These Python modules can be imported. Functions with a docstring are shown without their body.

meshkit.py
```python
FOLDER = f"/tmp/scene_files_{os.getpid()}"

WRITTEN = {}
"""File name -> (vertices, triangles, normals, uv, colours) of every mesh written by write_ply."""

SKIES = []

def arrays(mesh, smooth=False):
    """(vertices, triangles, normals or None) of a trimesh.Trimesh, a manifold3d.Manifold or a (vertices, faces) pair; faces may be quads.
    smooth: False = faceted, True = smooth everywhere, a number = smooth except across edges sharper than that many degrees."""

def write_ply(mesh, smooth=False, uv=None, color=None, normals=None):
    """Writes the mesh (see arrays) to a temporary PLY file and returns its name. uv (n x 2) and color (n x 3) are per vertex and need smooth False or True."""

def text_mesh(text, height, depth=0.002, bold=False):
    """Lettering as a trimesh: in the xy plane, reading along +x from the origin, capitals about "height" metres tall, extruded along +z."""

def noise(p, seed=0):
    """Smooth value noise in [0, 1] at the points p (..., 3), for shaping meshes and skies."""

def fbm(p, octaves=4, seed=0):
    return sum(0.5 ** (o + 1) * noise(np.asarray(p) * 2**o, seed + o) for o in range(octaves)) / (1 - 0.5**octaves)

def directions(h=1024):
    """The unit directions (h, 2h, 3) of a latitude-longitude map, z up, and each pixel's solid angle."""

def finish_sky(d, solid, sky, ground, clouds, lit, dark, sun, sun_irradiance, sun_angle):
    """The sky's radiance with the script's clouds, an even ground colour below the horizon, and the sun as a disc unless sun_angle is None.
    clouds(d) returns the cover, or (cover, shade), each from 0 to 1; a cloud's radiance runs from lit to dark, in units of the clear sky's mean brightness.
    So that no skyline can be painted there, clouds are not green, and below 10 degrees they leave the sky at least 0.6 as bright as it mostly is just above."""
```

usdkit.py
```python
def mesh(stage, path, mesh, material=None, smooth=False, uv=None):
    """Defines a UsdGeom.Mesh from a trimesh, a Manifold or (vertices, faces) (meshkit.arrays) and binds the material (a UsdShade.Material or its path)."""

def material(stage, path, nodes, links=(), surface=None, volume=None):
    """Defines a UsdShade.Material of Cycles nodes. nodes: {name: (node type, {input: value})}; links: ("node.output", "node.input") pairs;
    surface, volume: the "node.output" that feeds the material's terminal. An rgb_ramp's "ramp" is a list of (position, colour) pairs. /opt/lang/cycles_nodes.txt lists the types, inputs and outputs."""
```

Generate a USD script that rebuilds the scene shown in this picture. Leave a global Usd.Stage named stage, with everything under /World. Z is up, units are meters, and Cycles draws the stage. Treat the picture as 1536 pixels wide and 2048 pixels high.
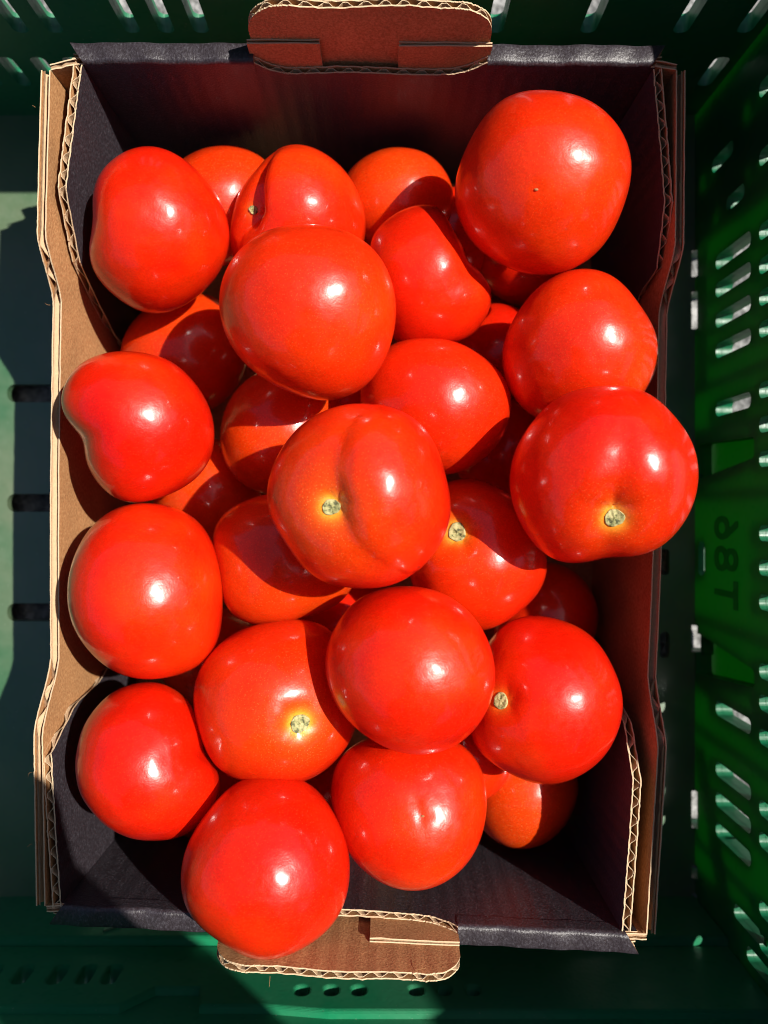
import math, random
import numpy as np
import trimesh
import shapely
from shapely.geometry import Polygon, box as sbox
from shapely import affinity
import usdkit, meshkit
from pxr import Usd, UsdGeom, UsdLux, UsdShade, Gf, Sdf, Vt

random.seed(7)
rng = np.random.default_rng(7)
stage = Usd.Stage.CreateInMemory()
UsdGeom.SetStageUpAxis(stage, UsdGeom.Tokens.z)
UsdGeom.SetStageMetersPerUnit(stage, 1.0)
UsdGeom.Xform.Define(stage, '/World')
UsdGeom.Scope.Define(stage, '/World/Looks')

# ---------------------------------------------------------------- camera, sky, sun
HC = 0.353                                  # lens height above the crate floor
FPX = 1538.0                                # focal length in pixels of the 1536 x 2048 photograph
cam = UsdGeom.Camera.Define(stage, '/World/camera')
cam.CreateFocalLengthAttr(26.0)
cam.CreateHorizontalApertureAttr(26.0 * 1536 / FPX)
cam.CreateVerticalApertureAttr(26.0 * 2048 / FPX)
cam.CreateClippingRangeAttr(Gf.Vec2f(0.01, 100))
cam.CreateFStopAttr(9.0)
cam.CreateFocusDistanceAttr(0.247)
cam.AddTranslateOp().Set((0, 0, HC))
cam.CreateExposureAttr(0.75)

SUN = np.array([0.645, 0.20, 1.0]); SUN /= np.linalg.norm(SUN)
elev = math.asin(SUN[2]); rot = math.atan2(SUN[0], SUN[1])
dome = UsdLux.DomeLight.Define(stage, '/World/sky')
dome.GetPrim().SetCustomDataByKey('kind', 'structure')
skym = usdkit.material(stage, '/World/Looks/sky', {
    's': ('sky_texture', {'sky_type': 'single_scattering', 'sun_disc': False, 'sun_elevation': elev, 'sun_rotation': rot}),
    'b': ('background_shader', {'strength': 0.05})}, [('s.color', 'b.color')], surface='b.background')
UsdShade.MaterialBindingAPI.Apply(dome.GetPrim()).Bind(skym)
sun = UsdLux.DistantLight.Define(stage, '/World/sun')
sun.CreateNormalizeAttr(True); sun.CreateIntensityAttr(1.25); sun.CreateAngleAttr(0.53)
sun.CreateColorAttr(Gf.Vec3f(1.0, 0.95, 0.87))
sun.AddRotateZOp().Set(math.degrees(math.atan2(SUN[1], SUN[0])))
sun.AddRotateYOp().Set(math.degrees(math.acos(SUN[2])))

# ---------------------------------------------------------------- helpers
def at(px, py, z):
    """the point at height z that lies under a pixel of the photograph"""
    d = (HC - z) / FPX
    return np.array([(px - 768) * d, (1024 - py) * d, z])

_used = {}
def path_for(name, parent):
    base = f"{parent.GetPath() if parent is not None else '/World'}/{name}"
    n = _used.get(base, -1) + 1
    _used[base] = n
    return base if n == 0 else f'{base}_{n:03d}'

def tag(p, label=None, cat=None, group=None, kind=None):
    for k, v in (('label', label), ('category', cat), ('group', group), ('kind', kind)):
        if v:
            p.SetCustomDataByKey(k, v)
    return p

def thing(name, loc, label=None, cat=None, group=None):
    x = UsdGeom.Xform.Define(stage, path_for(name, None))
    x.AddTranslateOp().Set(tuple(float(a) for a in loc))
    p = x.GetPrim(); LOC[str(p.GetPath())] = np.asarray(loc, float)
    return tag(p, label, cat, group)
LOC = {}

def origin_of(p):
    s = str(p.GetPath()) if p is not None else ''
    for k, v in LOC.items():
        if s == k or s.startswith(k + '/'):
            return v
    return np.zeros(3)

def part(name, mesh, mat, parent=None, smooth=False, prim=None):
    """ONE mesh prim, given in world coordinates; prim: {name: per-vertex floats}"""
    v, f = (np.asarray(mesh[0], float), np.asarray(mesh[1])) if isinstance(mesh, tuple) else (np.array(mesh.vertices), np.array(mesh.faces))
    tm = trimesh.Trimesh(v - origin_of(parent), f, process=False)
    m = usdkit.mesh(stage, path_for(name, parent), tm, mat, smooth=smooth)
    for k, a in (prim or {}).items():
        UsdGeom.PrimvarsAPI(m).CreatePrimvar(k, Sdf.ValueTypeNames.FloatArray, 'vertex').Set(Vt.FloatArray.FromNumpy(np.asarray(a, np.float32)))
    return m.GetPrim()

class MB:
    """collects grids of points into one mesh with a 'printed' value per vertex"""
    def __init__(s): s.v, s.f, s.p, s.n = [], [], [], 0
    def grid(s, P, printed=0.0, flip=False):
        a, b = P.shape[:2]
        i = np.arange(a * b).reshape(a, b)
        q = np.stack([i[:-1, :-1], i[1:, :-1], i[1:, 1:], i[:-1, 1:]], -1).reshape(-1, 4)
        if flip: q = q[:, ::-1]
        s.v.append(P.reshape(-1, 3)); s.f.append(np.vstack([q[:, [0, 1, 2]], q[:, [0, 2, 3]]]) + s.n)
        s.p.append(np.full(a * b, float(printed))); s.n += a * b
    def out(s): return np.vstack(s.v), np.vstack(s.f), np.concatenate(s.p)
    def build(s, name, mat, parent):
        v, f, p = s.out()
        return part(name, (v, f), mat, parent, False, {'printed': p})

def prof(pts):
    xs, zs = np.array(pts, float).T
    return lambda u: np.interp(u, xs, zs)

def board(mb, frame, us, top, bot, t, flutes='v', front=0.0, back=0.0, liner=0.00042, pitch=0.0062, ragged=0.00012, seed=0):
    """a sheet of corrugated board: two paper liners and the wavy medium between them.
    frame(u, v, w) places it; top(u), bot(u) bound it; flutes run along v (zigzag seen at the top edge) or along u."""
    r = np.random.default_rng(seed)
    us = np.unique(np.round(us, 6))
    tj = [top(us) + r.normal(0, ragged, len(us)) for _ in range(2)]
    b = bot(us)
    nv = 8
    s = np.linspace(0, 1, nv)
    wash = (lambda u: 0.00007 * np.sin(2 * np.pi * u / pitch)) if flutes == 'v' else (lambda u: 0 * u)
    def sheet(w0, w1, tp, pr0, pr1):
        V = b[:, None] + (tp - b)[:, None] * s
        U = np.repeat(us[:, None], nv, 1)
        g0, g1 = frame(U, V, w0 + wash(U)), frame(U, V, w1 + wash(U))
        mb.grid(g0, pr0); mb.grid(g1, pr1, True)
        mb.grid(np.stack([g0[:, -1], g1[:, -1]], 1), -0.8)
        mb.grid(np.stack([g0[:, 0], g1[:, 0]], 1), 0.0, True)
        mb.grid(np.stack([g0[0], g1[0]], 1), -0.8); mb.grid(np.stack([g0[-1], g1[-1]], 1), -0.8, True)
    sheet(0, liner, tj[0], front, 0.0)
    sheet(t - liner, t, tj[1], 0.0, back)
    lo, hi = liner, t - liner
    mid, amp = (lo + hi) / 2, (hi - lo) / 2
    if flutes == 'v':
        uu = np.unique(np.concatenate([us, np.arange(us[0], us[-1], pitch / 14)]))
        tp, bb = top(uu) - 0.0003 + r.normal(0, ragged * .7, len(uu)), bot(uu)
        V = bb[:, None] + (tp - bb)[:, None] * np.linspace(0, 1, 4)
        U = np.repeat(uu[:, None], 4, 1)
        nz = lambda k, q: meshkit.noise(np.stack([uu * k, uu * 0 + seed, uu * 0 + q], 1))
        ph = 2 * np.pi * uu / pitch + 2.2 * nz(70, .5) + 0.8 * nz(240, 4.5)
        W = (mid + amp * (0.72 + 0.28 * nz(120, 9.5)) * np.clip(1.25 * np.sin(ph) + 0.3 * (nz(300, 2.5) - .5), -1, 1))[:, None] * np.ones(4)
        th = 0.00022
        g0, g1 = frame(U, V, W - th / 2), frame(U, V, W + th / 2)
        mb.grid(g0, -.5); mb.grid(g1, -.5, True); mb.grid(np.stack([g0[:, -1], g1[:, -1]], 1), -.9)
    else:
        n = int((top(us).max() - b.min()) / pitch * 10)
        S = np.linspace(0, 1, n)
        V = b[:, None] + (tj[0] - 0.0003 - b)[:, None] * S
        U = np.repeat(us[:, None], n, 1)
        W = mid + amp * np.sin(2 * np.pi * V / pitch + 1.3)
        mb.grid(frame(U, V, W), -.5); mb.grid(frame(U, V, W + 0.0002), -.5, True)

def extrude(poly, depth):
    gs = list(poly.geoms) if hasattr(poly, 'geoms') else [poly]
    return trimesh.util.concatenate([trimesh.creation.extrude_polygon(g, depth, engine="earcut") for g in gs if not g.is_empty and g.area > 1e-9])

def rounded(poly, r, q=6):
    return poly.buffer(-r, join_style=2).buffer(r, quad_segs=q) if r > 0 else poly

# ---------------------------------------------------------------- materials
def pos_noise(scale, detail=2.0, rough=0.5):
    return ('noise_texture', {'scale': scale, 'detail': detail, 'roughness': rough})
L = '/World/Looks/'

tomato_mat = usdkit.material(stage, L + 'tomato_skin', {
    'g': ('geometry', {}),
    'n1': pos_noise(26, 3), 'n2': pos_noise(1500, 2), 'n3': pos_noise(420, 2), 'n4': pos_noise(95, 2), 'bu3': ('bump', {'strength': 0.16, 'distance': 0.003}),
    'r1': ('rgb_ramp', {'ramp': [(0.28, (0.50, 0.004, 0.0005)), (0.50, (0.60, 0.010, 0.0008)), (0.72, (0.65, 0.028, 0.001))]}),
    'ha': ('attribute', {'attribute': 'halo'}), 'hb': ('attribute', {'attribute': 'blush'}),
    'm1': ('mix', {'mix_type': 'mix', 'color2': (0.62, 0.085, 0.003)}),
    'm2': ('mix', {'mix_type': 'mix', 'color2': (0.78, 0.36, 0.03)}),
    'vo': ('voronoi_texture', {'scale': 1250.0, 'randomness': 1.0}),
    'sp': ('map_range', {'from_min': 0.10, 'from_max': 0.26, 'to_min': 1.0, 'to_max': 0.0, 'clamp': True}),
    'sb': ('math', {'math_type': 'multiply_add', 'value2': 0.55, 'value3': 0.045}),
    'sm': ('math', {'math_type': 'multiply'}),
    'm3': ('mix', {'mix_type': 'mix', 'color2': (0.85, 0.36, 0.10)}),
    'gr': ('map_range', {'from_min': 0.3, 'from_max': 0.7, 'to_min': 0.88, 'to_max': 1.10}),
    'm4': ('hsv', {'hue': 0.5, 'saturation': 1.0, 'fac': 1.0}),
    'bu': ('bump', {'strength': 0.12, 'distance': 0.0004}),
    'bu2': ('bump', {'strength': 0.05, 'distance': 0.0012}),
    'ro': ('map_range', {'from_min': 0.3, 'from_max': 0.7, 'to_min': 0.29, 'to_max': 0.38}),
    'p': ('principled_bsdf', {'roughness': 0.3, 'ior': 1.45, 'coat_weight': 0.62, 'coat_roughness': 0.15, 'specular_ior_level': 0.24,
                              'subsurface_weight': 0.25, 'subsurface_scale': 0.005, 'subsurface_radius': (1.0, 0.15, 0.05)}),
}, [('g.position', 'n1.vector'), ('g.position', 'n2.vector'), ('g.position', 'n3.vector'), ('g.position', 'vo.vector'),
    ('n1.fac', 'r1.fac'), ('r1.color', 'm1.color1'), ('hb.fac', 'm1.fac'), ('m1.color', 'm2.color1'), ('ha.fac', 'm2.fac'),
    ('vo.distance', 'sp.value'), ('hb.fac', 'sb.value1'), ('sp.result', 'sm.value1'), ('sb.value', 'sm.value2'),
    ('m2.color', 'm3.color1'), ('sm.value', 'm3.fac'), ('n2.fac', 'gr.value'), ('gr.result', 'm4.value'), ('m3.color', 'm4.color'),
    ('m4.color', 'p.base_color'), ('n2.fac', 'bu.height'), ('n3.fac', 'bu2.height'), ('n4.fac', 'bu3.height'), ('g.position', 'n4.vector'), ('bu3.normal', 'bu2.normal'), ('bu3.normal', 'p.coat_normal'), ('bu2.normal', 'bu.normal'), ('bu.normal', 'p.normal'),
    ('n3.fac', 'ro.value'), ('ro.result', 'p.roughness')], surface='p.BSDF')

scar_mat = usdkit.material(stage, L + 'stem_scar', {
    'g': ('geometry', {}), 'n': pos_noise(700, 3, 0.6), 'n2': pos_noise(2500, 2),
    'r': ('rgb_ramp', {'ramp': [(0.38, (0.07, 0.07, 0.025)), (0.47, (0.26, 0.25, 0.095)), (0.62, (0.42, 0.37, 0.17))]}),
    'b': ('bump', {'strength': 0.5, 'distance': 0.0006}), 'p': ('principled_bsdf', {'roughness': 0.75})},
    [('g.position', 'n.vector'), ('g.position', 'n2.vector'), ('n.fac', 'r.fac'), ('r.color', 'p.base_color'), ('n.fac', 'b.height'), ('b.normal', 'p.normal')], surface='p.BSDF')
brown_mat = usdkit.material(stage, L + 'blossom_scar', {'p': ('principled_bsdf', {'base_color': (0.30, 0.10, 0.03), 'roughness': 0.7})}, surface='p.BSDF')

carton_mat = usdkit.material(stage, L + 'corrugated_board', {
    'g': ('geometry', {}), 'at': ('attribute', {'attribute': 'printed'}),
    'mp': ('mapping', {'scale': (1.0, 0.7, 1.0)}),
    'n': pos_noise(1300, 4, 0.65), 'n2': pos_noise(60, 3), 'n3': pos_noise(2600, 2),
    'r': ('rgb_ramp', {'ramp': [(0.34, (0.265, 0.122, 0.046)), (0.5, (0.345, 0.168, 0.066)), (0.66, (0.43, 0.228, 0.099))]}),
    'tn': ('map_range', {'from_min': 0.3, 'from_max': 0.7, 'to_min': 0.88, 'to_max': 1.1}),
    'h': ('hsv', {'hue': 0.5, 'saturation': 1.0, 'fac': 1.0}),
    'rb': ('rgb_ramp', {'ramp': [(0.40, (0.020, 0.015, 0.018)), (0.58, (0.035, 0.029, 0.036)), (0.75, (0.085, 0.082, 0.09))]}),
    'm': ('mix', {'mix_type': 'mix'}), 'neg': ('math', {'math_type': 'multiply', 'value2': -1.0, 'use_clamp': True}), 'posi': ('math', {'math_type': 'multiply', 'value2': 1.0, 'use_clamp': True}), 'pale': ('mix', {'mix_type': 'mix', 'color2': (0.60, 0.46, 0.30)}),
    'ro': ('mix_float', {'a': 0.85, 'b': 0.36}),
    'bu': ('bump', {'strength': 0.5, 'distance': 0.0005}),
    'sp': ('mix_float', {'a': 0.3, 'b': 0.5}), 'p': ('principled_bsdf', {'ior': 1.5})},
    [('posi.value', 'sp.fac'), ('sp.result', 'p.specular_ior_level'), ('g.position', 'mp.vector'), ('mp.vector', 'n.vector'), ('g.position', 'n2.vector'), ('g.position', 'n3.vector'), ('n.fac', 'r.fac'),
     ('r.color', 'h.color'), ('n2.fac', 'tn.value'), ('tn.result', 'h.value'), ('n.fac', 'rb.fac'), ('at.fac', 'neg.value1'), ('at.fac', 'posi.value1'), ('neg.value', 'pale.fac'), ('h.color', 'pale.color1'), ('pale.color', 'm.color1'), ('rb.color', 'm.color2'),
     ('posi.value', 'm.fac'), ('m.color', 'p.base_color'), ('posi.value', 'ro.fac'), ('ro.result', 'p.roughness'),
     ('n.fac', 'bu.height'), ('bu.normal', 'p.normal')], surface='p.BSDF')

def plastic(name, col, trans, rough=0.38, tw=0.35, dust=0.25, spec=0.5, coat=0.0, dcol=(0.16, 0.20, 0.16)):
    return usdkit.material(stage, L + name, {
        'g': ('geometry', {}), 'n': pos_noise(14, 4, 0.6), 'n2': pos_noise(500, 3), 'sc': pos_noise(750, 2, 0.6), 'sr2': ('map_range', {'from_min': 0.70, 'from_max': 0.76, 'to_min': 0.0, 'to_max': 0.55, 'clamp': True}), 'm2': ('mix', {'mix_type': 'mix', 'color2': (0.30, 0.33, 0.28)}), 'ns': pos_noise(180, 4, 0.7),
        'd': ('map_range', {'from_min': 0.42, 'from_max': 0.75, 'to_min': 0.0, 'to_max': dust, 'clamp': True}),
        'm': ('mix', {'mix_type': 'mix', 'color1': col, 'color2': dcol}),
        'sr': ('map_range', {'from_min': 0.3, 'from_max': 0.7, 'to_min': rough - 0.1, 'to_max': rough + 0.12}),
        'b': ('bump', {'strength': 0.12, 'distance': 0.0006}),
        'p': ('principled_bsdf', {'ior': 1.5, 'specular_ior_level': spec, 'coat_weight': coat, 'coat_roughness': 0.35}), 't': ('translucent_bsdf', {'color': trans}), 'x': ('mix_closure', {'fac': tw})},
        [('g.position', 'n.vector'), ('g.position', 'n2.vector'), ('g.position', 'ns.vector'), ('n.fac', 'd.value'), ('d.result', 'm.fac'), ('g.position', 'sc.vector'), ('sc.fac', 'sr2.value'), ('sr2.result', 'm2.fac'), ('m.color', 'm2.color1'), ('m2.color', 'p.base_color'),
         ('ns.fac', 'sr.value'), ('sr.result', 'p.roughness'), ('n2.fac', 'b.height'), ('b.normal', 'p.normal'), ('b.normal', 't.normal'),
         ('p.BSDF', 'x.closure1'), ('t.BSDF', 'x.closure2')], surface='x.closure')
green_mat = plastic('green_plastic', (0.004, 0.15, 0.065), (0.0, 0.40, 0.025), tw=0.34)
floor_mat = plastic('crate_floor_plastic', (0.034, 0.105, 0.044), (0.0, 0.25, 0.06), rough=0.42, tw=0.03, dust=0.45, dcol=(0.22, 0.19, 0.13), spec=1.0, coat=0.8)
dark_green_mat = usdkit.material(stage, L + 'raised_letter_plastic', {'p': ('principled_bsdf', {'base_color': (0.003, 0.06, 0.024), 'roughness': 0.4}), 't': ('transparent_bsdf', {}), 'x': ('mix_closure', {'fac': 0.62})},
    [('p.BSDF', 'x.closure1'), ('t.BSDF', 'x.closure2')], surface='x.closure')
post_mat = plastic('corner_plastic', (0.004, 0.12, 0.05), (0.0, 0.1, 0.01), tw=0.02)
near_wall_mat = plastic('green_plastic_worn', (0.006, 0.18, 0.075), (0.0, 0.20, 0.02), tw=0.12)
long_wall_mat = plastic('green_plastic_thick', (0.004, 0.155, 0.068), (0.0, 0.20, 0.02), tw=0.12)
ground_mat = usdkit.material(stage, L + 'asphalt', {
    'g': ('geometry', {}), 'v': ('voronoi_texture', {'scale': 260.0}), 'n': pos_noise(120, 5, 0.65), 'n2': pos_noise(900, 3),
    'r': ('rgb_ramp', {'ramp': [(0.34, (0.07, 0.07, 0.07)), (0.5, (0.17, 0.17, 0.167)), (0.66, (0.31, 0.305, 0.30))]}),
    'b': ('bump', {'strength': 0.9, 'distance': 0.003}), 'p': ('principled_bsdf', {'roughness': 0.85})},
    [('g.position', 'v.vector'), ('g.position', 'n.vector'), ('n.fac', 'r.fac'), ('r.color', 'p.base_color'), ('v.distance', 'b.height'), ('b.normal', 'p.normal')], surface='p.BSDF')

# ---------------------------------------------------------------- setting
gv = np.array([[-3, -3, -0.012], [3, -3, -0.012], [3, 3, -0.012], [-3, 3, -0.012]], float)
tag(part('ground', (gv, np.array([[0, 1, 2], [0, 2, 3]])), ground_mat), 'grey asphalt ground under the green crate', 'ground', kind='structure')

# ---------------------------------------------------------------- green crate
X0, X1, Y0, Y1, WT = -0.420, 0.143, -0.183, 0.182, 0.178
crate = thing('plastic_crate', ((X0 + X1) / 2, 0, -0.01), 'large dark green slotted plastic crate standing on the asphalt around the cardboard tray', 'crate')

def slot(cx, cz, w, h, slant=0.0):
    p = rounded(sbox(-w / 2, -h / 2, w / 2, h / 2), min(w, h) * 0.42)
    return affinity.translate(affinity.skew(p, xs=slant), cx, cz)

def wall(poly, slots, place, thick=0.0026, collar=0.0072, rim=0.0012):
    """panel with slots and a deeper collar around each slot; place maps (a, z, depth outward) to the world"""
    holes = shapely.union_all(slots)
    m = [extrude(poly.difference(holes), thick)]
    for s in slots:
        ring = s.buffer(rim).difference(s).intersection(poly)
        c = extrude(ring, collar - thick); c.apply_translation((0, 0, thick - 0.0002)); m.append(c)
    t = trimesh.util.concatenate(m)
    v = np.array(t.vertices)
    return place(v[:, 0], v[:, 1], v[:, 2]), np.array(t.faces)

def solid(poly, d0, d1, place):
    t = extrude(poly, d1 - d0); v = np.array(t.vertices)
    return place(v[:, 0], v[:, 1], v[:, 2] + d0), np.array(t.faces)

on_right = lambda a, z, d: np.stack([X1 + d, a, z], 1)
on_far = lambda a, z, d: np.stack([a, Y1 + d, z], 1)
on_near = lambda a, z, d: np.stack([a, Y0 - d, z], 1)
on_left = lambda a, z, d: np.stack([X0 - d, a, z], 1)

# right short wall
low = [slot(y, 0.0375, 0.0062, 0.0315) for y in (0.107, 0.095, 0.082, 0.069, 0.044, -0.084, -0.110, -0.123, -0.136)]
high = [slot(y, 0.083, 0.0060, 0.046) for y in (0.160, 0.134, 0.106, 0.093, 0.081, 0.069, 0.046, 0.033, 0.020, -0.008, -0.021, -0.034, -0.060, -0.072, -0.085, -0.112, -0.124, -0.150, -0.163)]
hatch1 = rounded(Polygon([(0.031, 0.001), (0.029, 0.056), (0.021, 0.056), (0.0146, 0.001)]), 0.0022)
hatch2 = rounded(Polygon([(-0.055, 0.001), (-0.061, 0.056), (-0.068, 0.056), (-0.074, 0.001)]), 0.0022)
small = [slot(-0.021, 0.0065, 0.0155, 0.0068), slot(0.150, 0.028, 0.006, 0.020), slot(0.128, 0.040, 0.006, 0.016), slot(-0.162, 0.050, 0.006, 0.022), slot(-0.173, 0.062, 0.006, 0.024)]
gaps = [sbox(0.108, -0.02, 0.120, 0.002), sbox(0.084, -0.02, 0.101, 0.002), sbox(-0.064, -0.02, -0.052, 0.002), sbox(-0.145, -0.02, -0.128, 0.002), sbox(-0.168, -0.02, -0.162, 0.002), sbox(-0.182, -0.02, -0.175, 0.002)]
grip = rounded(sbox(-0.045, 0.125, 0.045, 0.155), 0.012)
pr = sbox(Y0, -0.010, Y1, WT)
part('end_wall', wall(pr, low + high + small + [hatch1, hatch2, grip] + gaps, on_right), green_mat, crate)
for h in (hatch1, hatch2):
    b = h.buffer(0.004)
    part('hatch_backing', solid(b, 0.0078, 0.0098, on_right), green_mat, crate)
# outward ribs of the right wall
ribs = [sbox(y - 0.0011, -0.009, y + 0.0011, 0.120) for y in (0.123, 0.0565, 0.0365, 0.0085, -0.0475, -0.0785, -0.0975, -0.149)]
for y0, z0, y1, z1 in ((0.180, 0.02, 0.123, 0.055), (-0.181, 0.045, -0.105, 0.008), (0.118, 0.012, 0.058, 0.012)):
    ribs.append(shapely.LineString([(y0, z0), (y1, z1)]).buffer(0.0011, cap_style=2))
cut = shapely.union_all(low + high + small + [hatch1, hatch2])
for r_ in ribs:
    r_ = r_.difference(cut)
    for g_ in (r_.geoms if hasattr(r_, 'geoms') else [r_]):
        part('rib', solid(g_, 0.0028, 0.010, on_right), green_mat, crate)
part('rim', solid(sbox(Y0, WT - 0.006, Y1, WT), 0.0026, 0.016, on_right), green_mat, crate)
for pg_ in (Polygon([(0.129, -0.009), (0.120, 0.06), (0.118, 0.171), (Y1, 0.171), (Y1, -0.009)]), Polygon([(-0.163, -0.009), (-0.155, 0.06), (-0.150, 0.171), (Y0, 0.171), (Y0, -0.009)])):
    part('corner_post', solid(pg_.difference(cut.buffer(0.0008)), 0.0102, 0.0122, on_right), post_mat, crate)
# raised characters seen from behind, reading up the wall
for ch, y in (('T', -0.034), ('8', -0.020), ('6', -0.0065)):
    t = meshkit.text_mesh(ch, 0.020, 0.0007, bold=True)
    v = np.array(t.vertices); v[:, 0] -= v[:, 0].mean()
    # the character's up is the wall's up; its reading direction runs towards the far wall
    w = np.stack([X1 - 0.0002 - v[:, 2] * 0.8, y + v[:, 0] * 0.72, 0.0225 + v[:, 1]], 1)
    part('raised_character', (w, np.array(t.faces)), dark_green_mat, crate)

# far long wall
row1 = [slot(x, 0.087, 0.0060, 0.052) for x in (-0.202, -0.189, -0.176, -0.137, -0.124, -0.095, -0.082, -0.069, -0.030, -0.017, -0.004, 0.042, 0.077, 0.112, 0.136)]
row2 = [slot(x, 0.035, 0.0060, 0.0205) for x in (-0.204, -0.191, -0.165, -0.1525, -0.1395, -0.1265, -0.095, -0.082, -0.069, -0.02, 0.0, 0.042, 0.077, 0.136)]
pf = sbox(X0, -0.010, X1, WT)
part('side_wall', wall(pf, row1 + row2, on_far), long_wall_mat, crate)
for x in (-0.2125, -0.110, -0.052, 0.020, 0.060, 0.095):
    part('rib', solid(sbox(x - 0.0011, -0.009, x + 0.0011, 0.165), 0.0028, 0.010, on_far), green_mat, crate)
part('rim', solid(sbox(X0, WT - 0.006, X1, WT), 0.0026, 0.016, on_far), green_mat, crate)

# near long wall
row3 = [slot(x, 0.0535, 0.0052, 0.0115, -0.05) for x in (-0.166, -0.153, -0.1406, -0.127, -0.116, -0.106)]
dots = [slot(x, 0.0635, 0.0050, 0.0052) for x in (-0.031, -0.020, -0.0096, 0.012, 0.0228, 0.0336)]
part('side_wall', wall(pf, row3 + dots, on_near, collar=0.005), near_wall_mat, crate)
part('rim', solid(sbox(X0, WT - 0.006, X1, WT), 0.0026, 0.016, on_near), green_mat, crate)

# the wall is stepped: the lower bands stand proud of the upper one, their top edges catch the light
cut_near = shapely.union_all(row3 + dots)
step1 = sbox(X0, -0.004, X1, 0.0335)
step2 = Polygon([(X0, 0.0335), (X1, 0.0335), (X1, 0.0755), (-0.02, 0.0755), (-0.045, 0.0725), (-0.0675, 0.0725), (-0.0700, 0.0620), (-0.0865, 0.0620), (-0.0965, 0.0725), (X0, 0.0725)])
def bevelled(poly, d_in, r=0.0014, n=5):
    out, at_ = [], 0
    for k_ in range(n):
        a0, a1 = math.pi / 2 * k_ / n, math.pi / 2 * (k_ + 1) / n
        inset = r * (1 - math.cos((a0 + a1) / 2))
        p = poly.buffer(-inset, join_style=1) if inset > 0 else poly
        v, f = solid(p, d_in + r * (1 - math.sin(a1)), d_in + r * (1 - math.sin(a0)) if k_ else 0.0001, on_near)
        out.append((v, f + at_)); at_ += len(v)
    return np.vstack([o[0] for o in out]), np.vstack([o[1] for o in out])
part('lower_band', bevelled(step1, -0.0065), near_wall_mat, crate)
part('middle_band', bevelled(step2.difference(cut_near), -0.0030), near_wall_mat, crate)
part('arrow_mark', solid(Polygon([(-0.1180, 0.0215), (-0.1180, 0.0297), (-0.1120, 0.0256)]), -0.0072, -0.0064, on_near), floor_mat, crate)

# left short wall, far outside the picture
part('end_wall', wall(sbox(Y0, -0.01, Y1, WT), [slot(y, 0.083, 0.006, 0.046) for y in np.arange(-0.15, 0.151, 0.013)], on_left), green_mat, crate)
part('rim', solid(sbox(Y0, WT - 0.006, Y1, WT), 0.0026, 0.016, on_left), green_mat, crate)

# floor with slots
fs = []
for yy in (0.0545, 0.0042, -0.046):
    for xx in (-0.160, -0.215, -0.270, -0.325):
        fs.append(slot(xx, yy, 0.026, 0.0082))
fs = [rounded(sbox(*p.bounds), 0.0036) for p in fs]
fs += [rounded(sbox(0.1265, y - 0.006, 0.1310, y + 0.006), 0.002) for y in (-0.023, -0.061)]
fs += [sbox(0.1412, g.bounds[0], 0.2, g.bounds[2]) for g in gaps]
fp = sbox(X0, Y0, X1 - 0.0002, Y1).difference(shapely.union_all(fs))
fm = extrude(fp, 0.004); fm.apply_translation((0, 0, -0.004))
part('floor_panel', (np.array(fm.vertices), np.array(fm.faces)), floor_mat, crate)

# ---------------------------------------------------------------- cardboard tray
HB = 0.095
tray = thing('cardboard_tray', (-0.008, 0, 0.0), 'open cardboard tray printed black inside, with a raised tab at each end, holding the tomatoes', 'cardboard box')

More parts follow.
